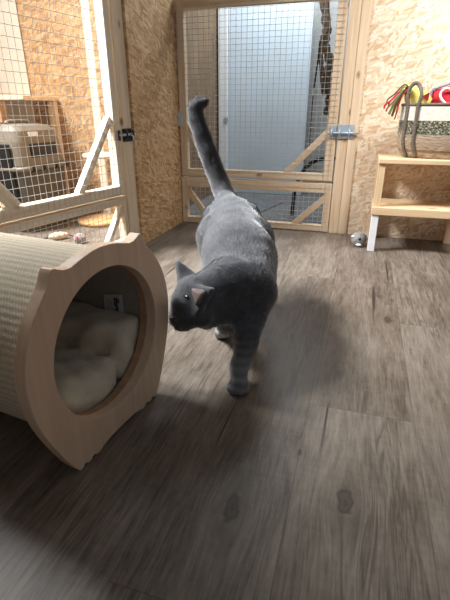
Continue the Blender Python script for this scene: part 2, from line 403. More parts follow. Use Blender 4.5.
# ================================================================== the room
YB = 2.545                                     # face of the back wall frame
structure(box('floor', -3.2, 2.4, -1.6, 4.6, -.05, 0, M['floor'], None, 0))
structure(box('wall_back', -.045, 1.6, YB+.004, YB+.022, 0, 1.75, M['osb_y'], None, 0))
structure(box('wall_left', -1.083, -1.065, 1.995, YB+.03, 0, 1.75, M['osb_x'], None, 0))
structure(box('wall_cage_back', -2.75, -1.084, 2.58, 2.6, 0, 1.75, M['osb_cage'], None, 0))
structure(box('wall_cage_left', -2.77, -2.75, -.5, 2.6, 0, 1.9, M['cream'], None, 0))
structure(box('wall_cage_corner', -2.75, on_y(31, 97, 2.572).x, 2.572, 2.579, 0, 1.75, M['cream'], None, 0))
structure(box('light_blocker', -1.42, -1.40, -1.5, .84, 0, 2.6, M['osb_x'], None, 0))  # added out of view to keep the window light off the foreground floor
structure(box('light_blocker_upper', -1.42, -1.40, .84, .97, 1.3, 2.6, M['osb_x'], None, 0))  # added unseen upper piece: shades the near floor, lets light reach the barrel
structure(box('wall_passage_left', -1.22, -1.2, 2.62, 3.9, 0, 1.9, M['brown_board'], None, 0))
structure(box('wall_passage_back', -1.22, .3, 3.9, 3.92, 0, 1.9, M['grey_wall'], None, 0))
structure(box('wall_passage_right', .1, .12, 2.62, 3.9, 0, 1.9, M['grey_wall'], None, 0))
structure(box('floor_passage', -1.2, .1, 2.64, 3.9, 0, .004, M['concrete'], None, 0))   # grey passage floor
# door frame to the right of the gate: a post and its cover board
structure(board('trim_2', (-.1165, YB, 0), (-.1165, YB, 1.6), (0,-1,0), .053, .06, M['pine']))
structure(board('trim_3', (-.066, YB-.004, 0), (-.066, YB-.004, 1.6), (0,-1,0), .046, .05, M['pine']))
structure(board('trim_4', (-1.63, 2.578, 0), (-1.63, 2.578, 1.6), (0,-1,0), .055, .03, M['pine_pale']))

# ================================================================== mesh doors and panels
def frame_door(name, label, cat, group, org, ex, en, s0, s1, z0, z1, sw, bw, tw, thick, braces, ps, pz, mats, top=True, wood=None):
    ez = Vector((0,0,1)); org, ex, en = Vector(org), Vector(ex), Vector(en)
    g = lambda s, z, o=0: org + ex*s + ez*z + en*o
    t = thing(name, label, cat, g((s0+s1)/2, z0, -thick/2), group); wood = wood or M['pine']
    for s in (s0+sw[0]/2, s1-sw[1]/2):
        w = sw[0] if s < (s0+s1)/2 else sw[1]
        board('stile', g(s, z0), g(s, z1), en, w, thick, wood, t)
    board('rail', g(s0+sw[0]+.0005, z0+bw/2), g(s1-sw[1]-.0005, z0+bw/2), en, bw, thick, wood, t)
    if top: board('rail', g(s0+sw[0]+.0005, z1-tw/2), g(s1-sw[1]-.0005, z1-tw/2), en, tw, thick, wood, t)
    for (a, b, w) in braces:
        board('brace', g(a[0], a[1], -.006), g(b[0], b[1], -.006), en, w, thick*.7, wood, t)
    wires('wire_mesh', org + en*.0005, ex, ez, en, s0+.006, s1-.008, z0+.008, z1-.006, ps, pz, M['wire'], t, .001)
    return t, g
EXB, ENB = Vector((1,0,0)), Vector((0,-1,0))
gate, gg = frame_door('mesh_door', 'pine framed wire mesh door in the back wall, closed, with a silver slide bolt on its right', 'door', 'wire mesh doors',
    (0, YB, 0), EXB, ENB, -1.056, -.151, .292, 1.215, (.042, .05), .042, .06, .04,
    [((-1.03, .585), (-.842, .318), .034), ((-.172, .575), (-.425, .318), .036)], .0302, .0272, None)
lowp, gl = frame_door('mesh_panel', 'low fixed pine and wire mesh panel on the floor under the back wall door', 'panel', 'low mesh panels',
    (0, YB, 0), EXB, ENB, -1.062, -.148, .002, .280, (.034, .04), .037, .052, .045,
    [((-1.035, .215), (-.89, .03), .034), ((-.165, .215), (-.355, .03), .034)], .0302, .0272, None)
# hardware of the back gate
hb = box('hinge', -1.072, -1.034, YB-.0065, YB-.0015, .575, .655, M['steel'], gate, .001)
tube('hinge_pin', [(-1.0525, YB-.008, .572), (-1.0525, YB-.008, .658)], .0045, M['steel'], hb)
bo = box('bolt_plate', -.186, -.153, YB-.006, YB-.002, .52, .585, M['steel'], gate, .001)
kp = box('keeper_plate', -.147, -.062, YB-.0085, YB-.0048, .52, .59, M['steel'], gate, .001)
rod = tube('slide_rod', [(-.19, YB-.016, .548), (-.033, YB-.016, .548)], .0055, M['steel'], gate, 12)
for x in (-.176, -.135, -.085):
    tube('bolt_staple', [(x, YB-.006, .53), (x, YB-.022, .536), (x, YB-.024, .548), (x, YB-.022, .56), (x, YB-.006, .566)], .004, M['steel'], gate, 8)

ANG = math.radians(11.06)
EC = Vector((math.sin(ANG), math.cos(ANG), 0)); NC = Vector((EC.y, -EC.x, 0)); PC = Vector((-1.075, 2.02, 0))
cdoor, gc = frame_door('mesh_door', 'pine framed wire mesh door on the left, sunlit brace, black bolt on its right edge', 'door', 'wire mesh doors',
    PC, EC, NC, -1.02, -.112, .278, 2.05, (.04, .036), .046, .05, .045,
    [((-.155, .625), (-.392, .318), .03), ((-.985, .66), (-.715, .318), .055)], .029, .0352, None, wood=M['pine_pale'])
cpan, gp = frame_door('mesh_panel', 'low fixed pine and wire mesh panel on the floor under the left door', 'panel', 'low mesh panels',
    PC, EC, NC, -1.02, -.108, .002, .268, (.04, .022), .05, .034, .045,
    [((-.128, .222), (-.262, .045), .022)], .029, .0352, None, wood=M['pine_pale'])
structure(board('trim_5', gc(-.064, 0, .002), gc(-.064, 2.1, .002), NC, .075, .07, M['pine_pale']))
# black bolt of the left door, on the post beside it
bp = board('bolt_plate', gc(-.098, .55, .0065), gc(-.034, .55, .0065), NC, .058, .004, M['dark_steel'], cdoor, .001)
board('bolt_plate', gc(-.128, .55, .0065), gc(-.114, .55, .0065), NC, .045, .004, M['dark_steel'], cdoor, .001)
tube('slide_rod', [gc(-.13, .553, .017), gc(-.024, .553, .017)], .0055, M['steel'], cdoor, 10)
tube('rod_handle', [gc(-.062, .553, .017), gc(-.06, .548, .034), gc(-.054, .522, .036)], .0045, M['steel'], cdoor, 8)
for s in (-.088, -.042):
    tube('bolt_staple', [gc(s, .535, .006), gc(s, .54, .022), gc(s, .553, .025), gc(s, .566, .022), gc(s, .571, .006)], .004, M['dark_steel'], cdoor, 8)

# ================================================================== inside the left cage
# pet carrier
CX0, CX1, CY0, CY1 = -2.09, -1.76, 2.0, 2.42
car = thing('pet_carrier', 'large taupe plastic pet carrier with a dark side vent, behind the left mesh door', 'pet carrier', ((CX0+CX1)/2, (CY0+CY1)/2, 0))
def rbox_loft(name, levels, mat, parent, n=10):
    """stack of rounded rectangles (x0,x1,y0,y1,z,radius)"""
    V, Fc = [], []; m = 4*n
    for (x0, x1, y0, y1, z, r) in levels:
        for q, (cx, cy) in enumerate(((x1-r, y1-r), (x0+r, y1-r), (x0+r, y0+r), (x1-r, y0+r))):
            for k in range(n):
                a = PI/2*(q + k/(n-1)); V.append((cx+r*math.cos(a), cy+r*math.sin(a), z))
    for i in range(len(levels)-1):
        for k in range(m): Fc.append((i*m+k, i*m+(k+1)%m, (i+1)*m+(k+1)%m, (i+1)*m+k))
    Fc.append(tuple(range(m))[::-1]); Fc.append(tuple(range((len(levels)-1)*m, len(levels)*m)))
    return mesh_obj(name, V, Fc, mat, parent, None, False, .004)
def ins(d, z, r): return (CX0+d, CX1-d, CY0+d, CY1-d, z, r)
rbox_loft('tub', [ins(.03, .002, .05), ins(.022, .12, .05), ins(.012, .34, .05), ins(.012, .345, .05)], M['olive'], car)
rbox_loft('rim', [ins(.004, .346, .05), ins(-.004, .352, .05), ins(-.004, .366, .05), ins(.004, .372, .05)], M['taupe'], car)
rbox_loft('hood', [ins(.010, .373, .05), ins(.022, .50, .05), ins(.034, .555, .05), ins(.058, .582, .05), ins(.09, .588, .05)], M['taupe'], car)
vt = box('vent', CX1-.018, CX1-.009, CY0+.10, CY1-.10, .415, .488, M['black'], car, .003)
for k in range(5):
    y = CY0+.125+k*.043; box('vent_slat', CX1-.009, CX1-.004, y, y+.012, .42, .483, M['black'], vt, .001)
lb = box('sticker', CX1-.0365, CX1-.028, CY0+.12, CY0+.20, .512, .548, M['label'], car, .001)
for y in (CY0+.07, CY0+.16, CY0+.27, CY0+.37): box('latch', CX1-.003, CX1+.010, y, y+.022, .342, .372, M['black'], car, .003)
dr = box('wire_door', CX0+.07, CX1-.07, CY0-.002, CY0+.012, .10, .49, M['black'], car, .003)
tube('carry_handle', spline([((CX0+CX1)/2, CY0+.12, .588), ((CX0+CX1)/2, CY0+.14, .602), ((CX0+CX1)/2, CY0+.28, .602), ((CX0+CX1)/2, CY0+.30, .588)]), .010, M['taupe'], car)

tag(box('wall_shelf', -2.45, -1.90, 2.26, 2.571, .715, .738, M['pine'], None, .003), 'pine corner shelf board high above the pet carrier', 'shelf')
sp = tag(box('shelf_post', -1.965, -1.915, 2.55, 2.579, .002, .713, M['pine'], None, .003), 'upright pine support under the corner shelf, behind the pet carrier', 'post')
tag(box('wooden_batten', -2.118, -2.085, 2.27, 2.33, .5905, .713, M['ply_edge'], None, .003), 'short brown batten under the corner shelf, left of the shelf support', 'batten')
# round climbing step
cs = thing('climbing_step', 'round pale wooden step on the back wall of the left cage, behind the sunlit brace', 'step', (-1.51, 2.578, .41))
lathe('step_board', [(0, .002), (.128, .002), (.132, .006), (.132, .018), (.128, .022), (0, .022)], M['pine_pale'], cs, (-1.52, 2.444, .395), n=48)
box('bracket', -1.475, -1.435, 2.455, 2.578, .345, .396, M['ply_edge'], cs, .003)
# things lying on the cage floor
p = on_floor(102, 222)
rb = lathe('round_board', [(0, 0), (.145, 0), (.150, .004), (.150, .018), (.146, .022), (0, .022)], M['cork'], None, (p.x, p.y, .002), 1.0, 1.0, 48)
tag(rb, 'thin round wooden board lying on the floor of the left cage', 'board')
def mouse_toy(c, dirv, L, r, mat, label, spot=None):
    d = Vector(dirv).normalized(); t = thing('toy_mouse', label, 'cat toy', (c.x, c.y, 0))
    Rm = Matrix((d, Vector((0,0,1)).cross(d), Vector((0,0,1)))).transposed()
    b = blob('body', (c.x, c.y, r*.98), (L/2, r, r), mat, t, Rm, 4, .06)
    return t, d
a0, a1 = on_floor(49, 241), on_floor(69, 238)
t1, d1 = mouse_toy((a0+a1)/2, a1-a0, (a1-a0).length, .021, M['beige_toy'], 'long beige plush cat toy on the left cage floor, left of the mottled one')
tube('tail', spline([a0+Vector((0,0,.02)), a0-d1*.04+Vector((0,0,.008)), a0-d1*.09+Vector((.01,.01,.005))]), .0035, M['rubber'], t1)
tube('tail', spline([a1+Vector((0,0,.02)), a1+d1*.03+Vector((0,0,.006)), a1+d1*.06+Vector((0,.01,.005))]), .003, M['darkred'], t1)
b0 = on_floor(80.5, 243)
t2, d2 = mouse_toy(b0, (1,.3,0), .066, .027, M['mottle'], 'small mottled grey fuzzy toy with a red dot on the left cage floor')
blob('red_dot', b0+Vector((.003, -.022, .034)), (.008, .007, .008), M['red'], t2, None, 2)

# ================================================================== passage behind the back gate
ins_ = thing('insulation_sheet', 'tall pale blue white sheet standing in the passage behind the back mesh door', 'sheet', (-.80, 3.72, 0))
box('sheet_face', -1.105, -.462, 3.70, 3.74, .005, 1.5, M['insulation'], ins_, .004)
box('sheet_edge', -1.185, -1.108, 3.69, 3.74, .005, 1.5, M['white_edge'], ins_, .004)
box('hinge', -1.135, -1.10, 3.683, 3.689, .575, .61, M['steel'], ins_, .001)
sl = mesh_obj('slate_sheet', [(-.88,2.88,.0045),(-.66,2.84,.0045),(-.55,3.35,.0045),(-.80,3.42,.0045),(-.88,2.88,.011),(-.66,2.84,.011),(-.55,3.35,.011),(-.80,3.42,.011)], BOXF, M['slate'])
tag(sl, 'flat dark grey sheet lying on the passage floor behind the low back panel', 'sheet')
hx = on_y(329, 158, 2.78); 
pts = [on_y(297, 183, 2.85), on_y(303, 171, 2.85), on_y(313, 162, 2.85), on_y(326, 158.5, 2.85), on_y(345, 160, 2.85)]
gnd = [Vector((pts[0].x-.012, 2.85, .18)), Vector((pts[0].x-.02, 2.85, .02))]
hs = tube('rubber_hose', spline(gnd[::-1]+pts+[Vector((.098, 2.85, .34))]), .012, M['rubber'], None, 12)
tag(hs, 'black hose bent in an arch behind the right brace of the back door', 'hose')
structure(box('trim_6', -1.2, .1, 2.91, 2.99, 1.42, 1.52, M['pine'], None))
rp = thing('fibre_rope', 'thick dark frayed rope hanging in the passage, right behind the back mesh door', 'rope', on_y(327, 110, 2.95))
q = [Vector((on_y(323, -20, 2.95).x-.01, 2.95, 1.425))] + [on_y(x, y, 2.95) for x, y in ( (325, 8), (327, 30), (325, 45), (330, 62), (327, 80), (330, 98), (327, 115))]
tube('rope', spline(q, 6), [.018+.012*abs(math.sin(i*.9)) for i in range(43)], M['bark'], rp, 9)
q = [Vector((on_y(321, -20, 2.93).x-.01, 2.94, 1.425))] + [on_y(x, y, 2.93) for x, y in ( (328, 20), (322, 40), (321, 60), (324, 95))]
tube('strand', spline(q, 6), [.010+.006*abs(math.sin(i*1.3)) for i in range(25)], M['bark'], rp, 8)
ch = thing('hanging_hook', 'thin dark cord with a small metal ring, hanging left of the frayed rope', 'hook', on_y(313, 92, 2.9))
tube('cord', [on_y(320, 40, 2.9), on_y(318, 60, 2.9), on_y(314, 88, 2.9)], .0045, M['rubber'], ch)
ring = on_y(313.3, 92, 2.9)
tube('ring', [ring+Vector((.016*math.cos(a), 0, .016*math.sin(a))) for a in [2*PI*k/20 for k in range(21)]], .004, M['steel'], ch)
tube('cord', [on_y(313, 95.5, 2.9), on_y(311, 120, 2.9), on_y(309, 150, 2.9)], .003, M['rubber'], ch)

# ================================================================== step stool, basket and what is in it
st = thing('step_stool', 'two step pine stool with a white front leg, against the right of the back wall', 'step stool', (.28, 2.36, 0))
SX0, SX1 = .076, .50
for x in (SX0, SX1-.032):
    board('leg', (x+.016, 2.232, 0), (x+.016, 2.232, .187), (0,-1,0), .034, .04, M['plain_white'], st)['label'] = 'white front leg'  # front leg white below the tread, wood coloured above
    board('upright', (x+.016, 2.246, .225), (x+.016, 2.246, .427), (0,-1,0), .034, .04, M['stool_wood'], st)
    board('leg', (x+.016, 2.49, 0), (x+.016, 2.49, .427), (0,-1,0), .034, .04, M['stool_wood'], st)
    board('side_rail', (x+.016, 2.27, .206), (x+.016, 2.45, .206), (1,0,0) , .036, .018, M['stool_wood'], st)
board('tread', (SX0-.005, 2.226, .206), (SX1+.005, 2.226, .206), (0,-1,0), .037, .022, M['stool_wood'], st)
board('tread', (SX0-.005, 2.372, .2245), (SX1+.005, 2.372, .2245), (0,0,1), .246, .02, M['stool_wood'], st)
board('seat', (SX0-.002, 2.382, .449), (SX1+.002, 2.382, .449), (0,0,1), .29, .022, M['stool_wood'], st, .003)

bx, by, bz = .40, 2.392, .4495
bk = thing('woven_basket', 'striped seagrass basket with a white upper band, standing on top of the step stool', 'basket', (bx, by, bz))
prof = [(0, .001)]
N = 26; Hb = .224
for i in range(N+1):
    z = .002 + Hb*i/N; w = .86 + .14*min(1, (z/.07))**.6 + .012*math.sin(z*9)
    prof += [(w*.99, z), (w*1.008, z + Hb/N*.5)]
prof += [(.985, Hb+.008), (.96, Hb+.004), (.955, .03), (0, .03)]
RX, RY = .25, .128
lathe('woven_body', [(r, z) for r, z in prof], M['basket'], bk, (bx, by, bz), RX, RY, 72, False)
tube('rim_binding', [(bx+RX*1.0*math.cos(a), by+RY*1.0*math.sin(a), bz+Hb+.008) for a in [2*PI*k/72 for k in range(73)]], .0065, M['strap'], bk, 8)
def on_basket(x, z, o=.004):
    u = max(-1, min(1, (x-bx)/RX)); w = .86 + .14*min(1, max(0, z-bz)/.07)**.6
    return Vector((bx+(x-bx)*w, by - RY*w*math.sqrt(max(0, 1-u*u)) - o, z))
hp = [on_basket(.172, bz+z, .006) for z in (.004, .06, .12, .18, .228)]
hq = [on_basket(.213, bz+z, .006) for z in (.228, .18, .12, .06, .004)]
arch = [hp[-1]+Vector((-.010, 0, .03)), hp[-1]+Vector((-.008, .005, .062)), hp[-1]+Vector((.012, .004, .092)), hp[-1]+Vector((.034, .0, .085)), hq[0]+Vector((.006, 0, .045))]
tube('strap_handle', spline(hp+arch+hq, 6), .0085, M['strap'], bk, 8)
# yellow fish shaped toy
def pillow(name, outline, c, ex, ez, thick, mat, parent=None, rings=5):
    """soft flat toy: an outline swollen in the middle"""
    ex, ez = Vector(ex).normalized(), Vector(ez).normalized(); en = ex.cross(ez); c = Vector(c)
    n = len(outline); cx = sum(p[0] for p in outline)/n; cz = sum(p[1] for p in outline)/n; V, Fc = [], []
    for sgn in (1, -1):
        base = len(V)
        for i in range(rings):
            f = 1-i/rings; h = thick*math.sqrt(max(0, 1-f**2.5))
            for (x, z) in outline: V.append(c + ex*(cx+(x-cx)*f) + ez*(cz+(z-cz)*f) + en*h*sgn)
        V.append(c + ex*cx + ez*cz + en*thick*sgn)
        for i in range(rings-1):
            for k in range(n): Fc.append((base+i*n+k, base+i*n+(k+1)%n, base+(i+1)*n+(k+1)%n, base+(i+1)*n+k))
        for k in range(n): Fc.append((base+(rings-1)*n+k, base+(rings-1)*n+(k+1)%n, base+rings*n))
    bm = bmesh.new(); me = bpy.data.meshes.new(name); me.from_pydata([tuple(v) for v in V], [], Fc)
    bm.from_mesh(me); bmesh.ops.remove_doubles(bm, verts=bm.verts, dist=1e-5); bmesh.ops.recalc_face_normals(bm, faces=bm.faces); bm.to_mesh(me); bm.free()
    return place(name, me, mat, parent, None, True), en
fy = 2.372
ft = thing('felt_toy', 'yellow felt toy with red triangles, peeking over the left of the basket', 'cat toy', (.22, fy, .60))
fo = [(-.04,-.10),(.04,-.10),(.045,.0),(.062,.045),(.035,.075),(.01,.083),(-.03,.095),(-.066,.112),(-.076,.075),(-.045,.0)]
pillow('body', fo, (.214, fy, .664), (1,0,-.04), (0,.12,1), .018, M['yellow'], ft)
for (x, z, s, m) in ((.243, .716, .021, 'darkred'), (.166, .714, .016, 'darkred'), (.160, .754, .011, 'brown')):
    v = [(x-s*.8, fy-.024, z), (x+s*.6, fy-.024, z+s*.8), (x+s*.6, fy-.024, z-s*.8)]
    w = [(a, b+.012, c) for a, b, c in v]
    mesh_obj('patch', v+w, [(0,1,2),(5,4,3),(0,3,4,1),(1,4,5,2),(2,5,3,0)], M[m], ft, None, False)
# red pouch with a heart
ry = 2.39
rg = thing('fabric_pouch', 'red fabric pouch with a white heart outline, in the basket right of the yellow toy', 'pouch', (.36, ry, .62))
ro = [(-.085,-.12),(.085,-.12),(.088,.0),(.088,.082),(.05,.094),(0,.092),(-.045,.078),(-.088,.066),(-.088,.0)]
pillow('body', ro, (.36, ry, .675), (1,0,0), (0,.08,1), .035, M['red'], rg)
tube('trim', spline([(.266, ry, .665), (.268, ry-.005, .74), (.29, ry-.004, .752), (.32, ry-.004, .763), (.36, ry, .776), (.41, ry, .779), (.452, ry, .768), (.454, ry, .665)], 6), .006, M['lilac'], rg, 8)
hc = Vector((.352, ry-.036, .712))
heart = []
for k in range(41):
    a = 2*PI*k/40
    x = 16*math.sin(a)**3; z = 13*math.cos(a)-5*math.cos(2*a)-2*math.cos(3*a)-math.cos(4*a)
    heart.append(hc+Vector((x*.0031, -.0005, z*.0031)))
tube('heart_outline', heart, .0055, M['plain_white'], rg, 8)
# ribbon toy over the rim
rbn = thing('ribbon_toy', 'teaser toy of red, green and brown ribbons hanging over the left rim of the basket', 'cat toy', (.16, 2.36, .66))
for (m, x1, z1, x2, z2, w) in (('red', .118, .725, .068, .665, .005), ('orange', .122, .715, .080, .652, .005), ('green', .128, .725, .094, .640, .006), ('brown', .132, .72, .108, .632, .006),
                                ('green', .128, .74, .086, .676, .004), ('brown', .138, .735, .120, .618, .006), ('red', .140, .725, .126, .640, .004), ('strap', .126, .748, .076, .690, .004)):
    y = 2.36 - random.random()*.03
    tube('ribbon', spline([(.168, 2.365, .690), (.160, 2.362, z1+.008), (x1+.012, y, z1+.014), (x1*.55+x2*.45, y-.004, z1*.6+z2*.4), (x2+.004, y-.008, z2+.016), (x2, y-.008, z2)], 5), w, M[m], rbn, 6, True, .35)
# grey fuzzy toy at the stool foot
c = on_floor(358, 245.5); R0 = .038
gt = thing('fuzzy_ball_toy', 'grey fuzzy round toy with a dark eye, on the floor beside the white stool leg', 'cat toy', (c.x, c.y, 0))
blob('body', (c.x, c.y, R0*.97), (R0*1.02, R0, R0*.97), M['fuzz'], gt, None, 4, .05)
blob('eye', (c.x+.004, c.y-R0*.98, .044), (.007, .004, .009), M['pupil'], gt, None, 2)
blob('foot', (c.x+.002, c.y-R0*.80, .013), (.016, .014, .007), M['plain_white'], gt, None, 2)
blob('foot', (c.x-.031, c.y-R0*.45, .052), (.010, .010, .006), M['plain_white'], gt, None, 2)

# ================================================================== cat den
DO = Vector((-.443, .668, 0)); DU = Vector((.132, .991, 0)).normalized(); DW = Vector((-DU.y, DU.x, 0))     # DU along the front, DW into the barrel
if DW.x > 0: DW = -DW
def den(u, w, z): return DO + DU*u + DW*w + Vector((0,0,z))
den_t = thing('cat_den', 'barrel cat den with cat eared plywood front and cream sisal sides, left foreground', 'cat den', DO)
half = [(0,.010),(.04,.009),(.066,.004),(.076,0),(.088,.0),(.091,.005),(.101,.005),(.104,0),(.114,0),(.117,.005),(.124,.005),(.127,0),(.137,0),(.155,.03),(.176,.075),(.196,.125),(.208,.165),(.214,.205),(.215,.24),(.210,.275),(.198,.31),(.181,.342),(.160,.368),(.142,.387),(.135,.398),(.129,.411),(.124,.417),(.118,.417),(.111,.413),(.098,.408),(.084,.407),(.068,.411),(.05,.416),(.025,.421)]
kk = half.index((.137,0)); ke = half.index((.142,.387))
half = half[:kk] + [(p.x, p.y) for p in spline([(u, z, 0) for u, z in half[kk:ke+1]], 5)] + half[ke+1:]
poly = half + [(0,.4225)] + [(-u, z) for u, z in half[:0:-1]]
cz = .222; HR = .1565
def ray_poly(a):
    dx, dz = math.cos(a), math.sin(a); best = None
    for i in range(len(poly)):
        (x1, z1), (x2, z2) = poly[i], poly[(i+1) % len(poly)]; z1 -= cz; z2 -= cz
        det = dx*(z2-z1)-dz*(x2-x1)
        if abs(det) < 1e-9: continue
        t = (x1*(z2-z1)-z1*(x2-x1))/det; s = (x1*dz-z1*dx)/det
        if t > 0 and -1e-6 <= s <= 1+1e-6 and (best is None or t > best): best = t
    return best
angs = sorted(set([round(math.atan2(z-cz, u), 5) for u, z in poly] + [round(-PI+2*PI*k/96, 5) for k in range(96)]))
V, Fc = [], []; n = len(angs)
for w in (0, .025):
    for a in angs:
        t = ray_poly(a); V.append(den(t*math.cos(a), w, cz+t*math.sin(a)))
    for a in angs: V.append(den(HR*math.cos(a), w, cz+HR*math.sin(a)))
for k in range(n):
    j = (k+1) % n
    Fc += [(k, j, n+j, n+k), (2*n+k, 3*n+k, 3*n+j, 2*n+j), (k, 2*n+k, 2*n+j, j), (n+k, n+j, 3*n+j, 3*n+k)]
# the board's grain runs upright
Wd = Matrix((Vector((0,0,1)), DU, Vector((0,0,1)).cross(DU))).transposed().to_4x4(); Wd.translation = DO
Vi = [Wd.inverted() @ v for v in V]
fp = mesh_obj('front_panel', Vi, Fc, M['ply'], den_t, Wd, True, .005, 3); fp.data.set_sharp_from_angle(angle=math.radians(35))
def ringsolid(name, r0, r1, w0, w1, mat, czz, n=96, bevel=.002, smooth=False):
    V, Fc = [], []
    for (r, w) in ((r1, w0), (r1, w1), (r0, w1), (r0, w0)):
        for k in range(n): a = 2*PI*k/n; V.append(den(r*math.cos(a), w, czz+r*math.sin(a)))
    for q in range(4):
        for k in range(n): j = (k+1) % n; e = (q+1) % 4; Fc.append((q*n+k, q*n+j, e*n+j, e*n+k))
    return V, Fc
V, Fc = ringsolid('r', .159, .1745, .0255, .046, None, cz)
mesh_obj('inner_ring', V, Fc, M['ply_edge'], den_t, None, False, .002)
BC = .215
Wb = Matrix((DW, DU, Vector((0,0,1)))).transposed().to_4x4(); Wb.translation = den(0, 0, BC)
V, Fc = ringsolid('b', .183, .192, .0255, .62, None, BC)
mesh_obj('barrel', [Wb.inverted() @ v for v in V], Fc, M['sisal'], den_t, Wb, False, .002)
V, Fc = ringsolid('l', .175, .1828, .047, .62, None, BC)
mesh_obj('lining', V, Fc, M['felt'], den_t, None, False)
V = [den(.1828*math.cos(2*PI*k/64), w, BC+.1828*math.sin(2*PI*k/64)) for w in (.595, .61) for k in range(64)]
mesh_obj('back_board', V, [tuple(range(64)), tuple(range(64, 128))[::-1]] + [(k, (k+1)%64, 64+(k+1)%64, 64+k) for k in range(64)], M['felt'], den_t)
# label sewn to the lining
lw0, lw1, lz0, lz1 = .100, .160, .175, .246
lu = .167
lv = [den(lu-.001, lw0, lz0), den(lu-.001, lw1, lz0), den(lu+.001, lw1-.002, lz1-.012), den(lu-.004, lw0-.002, lz1)]
lv2 = [v + DU*.0012 for v in lv]
lab = mesh_obj('label_tag', lv+lv2, BOXF, M['label'], den_t)
def text_on(s, size, origin, ex, ey, mat, parent, shear=.2, bold=0):
    cu = bpy.data.curves.new('text', 'FONT'); cu.body = s; cu.size = size; cu.shear = shear; cu.extrude = .0002; cu.offset = bold
    to = bpy.data.objects.new('text', cu); COL.objects.link(to); bpy.context.view_layer.update()
    me = bpy.data.meshes.new_from_object(to.evaluated_get(bpy.context.evaluated_depsgraph_get())); bpy.data.objects.remove(to)
    me.name = 'lettering'; ex, ey = Vector(ex).normalized(), Vector(ey).normalized()
    W = Matrix((ex, ey, ex.cross(ey))).transposed().to_4x4(); W.translation = Vector(origin)
    return place('lettering', me, mat, parent, W)
text_on('Europet', .0205, den(lu-.0062, lw0+.0215, lz1-.010), (0,0,-1), -DW, M['ink'], lab, .25, .0006)
for i in range(3):
    w = lw0+.030+.006*i
    mesh_obj('small_print', [den(lu-.0058, w, lz1-.02), den(lu-.0058, w+.0014, lz1-.02), den(lu-.0048, w+.0014, lz0+.02), den(lu-.0048, w, lz0+.02)], [(0,1,2,3)], M['grey_ink'], lab)

# cushion lying in the barrel
def cushion_fn(P):
    def cap(a, b, ra, rb): return capsule(P, a, b, ra, rb)
    def rb(c, h, r):
        q = np.abs(P-np.array(c, np.float32))-(np.array(h, np.float32)-r)
        return np.sqrt((np.maximum(q, 0)**2).sum(-1)) + np.minimum(q.max(-1), 0) - r
    u, w, z = P[..., 0], P[..., 1], P[..., 2]
    d = rb((-.045, .215, .085), (.125, .170, .052), .040) - .010*np.cos(u*18+.6)*np.cos((w-.12)*14)     # seat pad
    r = rb((.135, .215, .118), (.062, .172, .082), .034) + .005*np.sin(w*55+z*20)*np.exp(-((u-.08)**2/.0015))      # bolster along the barrel
    d = smin(d, r, .008)
    b = rb((.0, .365, .16), (.16, .060, .085), .05)
    d = smin(d, b, .012)
    d = d + .0045*np.sin(u*60+w*22)*np.sin(w*48+z*30) + .010*np.exp(-((u-.03)**2/.0004+(w-.10)**2/.002)) + .008*np.exp(-((u+.03-.4*(w-.1))**2/.00025))*(z > .10)*(w < .25)
    rr = np.sqrt(P[..., 0]**2 + (P[..., 2]-BC)**2)
    d = d + .0025*np.sin(P[..., 0]*70+P[..., 1]*31)*np.sin(P[..., 2]*64+P[..., 1]*40)
    return -smin(-d, -(rr-np.where(P[..., 1] < .049, .150, .1725)), .018)
V, Q = surface(cushion_fn, (-.185, .03, .02), (.185, .44, .33), .006)
V = np.array([den(*v) for v in V])
me = np_mesh('cushion', V, Q)
bm = bmesh.new(); bm.from_mesh(me); bmesh.ops.recalc_face_normals(bm, faces=bm.faces); bm.to_mesh(me); bm.free()
cu = place('cushion', me, M['plush'], None, None, True)
tag(cu, 'beige plush cushion lying inside the barrel cat den', 'cushion')

# ================================================================== the cat
prims = []           # (a, b, ra, rb, blend, flow)
def lim(a, b, ra, rb, k=.03): prims.append((np.array(a, np.float32), np.array(b, np.float32), ra, rb, k))
def A(px, py, k): return np.array(at(px, py, k), np.float32)
def FL(px, py, z): return np.array(on_floor(px, py, z), np.float32)
rump, mid, che = A(231, 223, 1.50), A(238, 257, 1.31), A(237, 287, 1.17)
lim(che, mid, .084, .104, .03); lim(mid, rump, .104, .086, .03)
lim(A(246, 286, 1.17), A(246, 262, 1.28), .078, .086, .03)
lim(A(229, 212, 1.55), A(226, 203, 1.58), .062, .042, .03)
lim(A(217, 219, 1.50), A(219, 240, 1.42), .050, .055, .03); lim(A(246, 218, 1.50), A(250, 240, 1.42), .050, .055, .03)   # hips               # croup
# neck and head
neck0, head = A(228, 283, 1.13), A(200, 297, 1.075)
lim(neck0, head, .066, .052, .03)
lim(A(222, 306, 1.12), A(206, 315, 1.085), .050, .036, .025)               # throat ruff
skull = A(194, 296, 1.075)
lim(skull, A(190, 302, 1.07), .050, .047, .02)
lim(A(189.5, 304, 1.075), A(178.5, 316, 1.083), .036, .024, .018)         # muzzle bridge
lim(A(179.5, 319, 1.077), A(176, 320, 1.082), .021, .016, .012)          # whisker pads
lim(A(184, 323, 1.068), A(179.5, 326, 1.075), .020, .014, .012)          # chin
lim(A(199, 316, 1.045), A(192, 318, 1.05), .030, .024, .02)              # near cheek
lim(A(196, 290, 1.11), A(190, 292, 1.11), .026, .02, .02)                # far brow
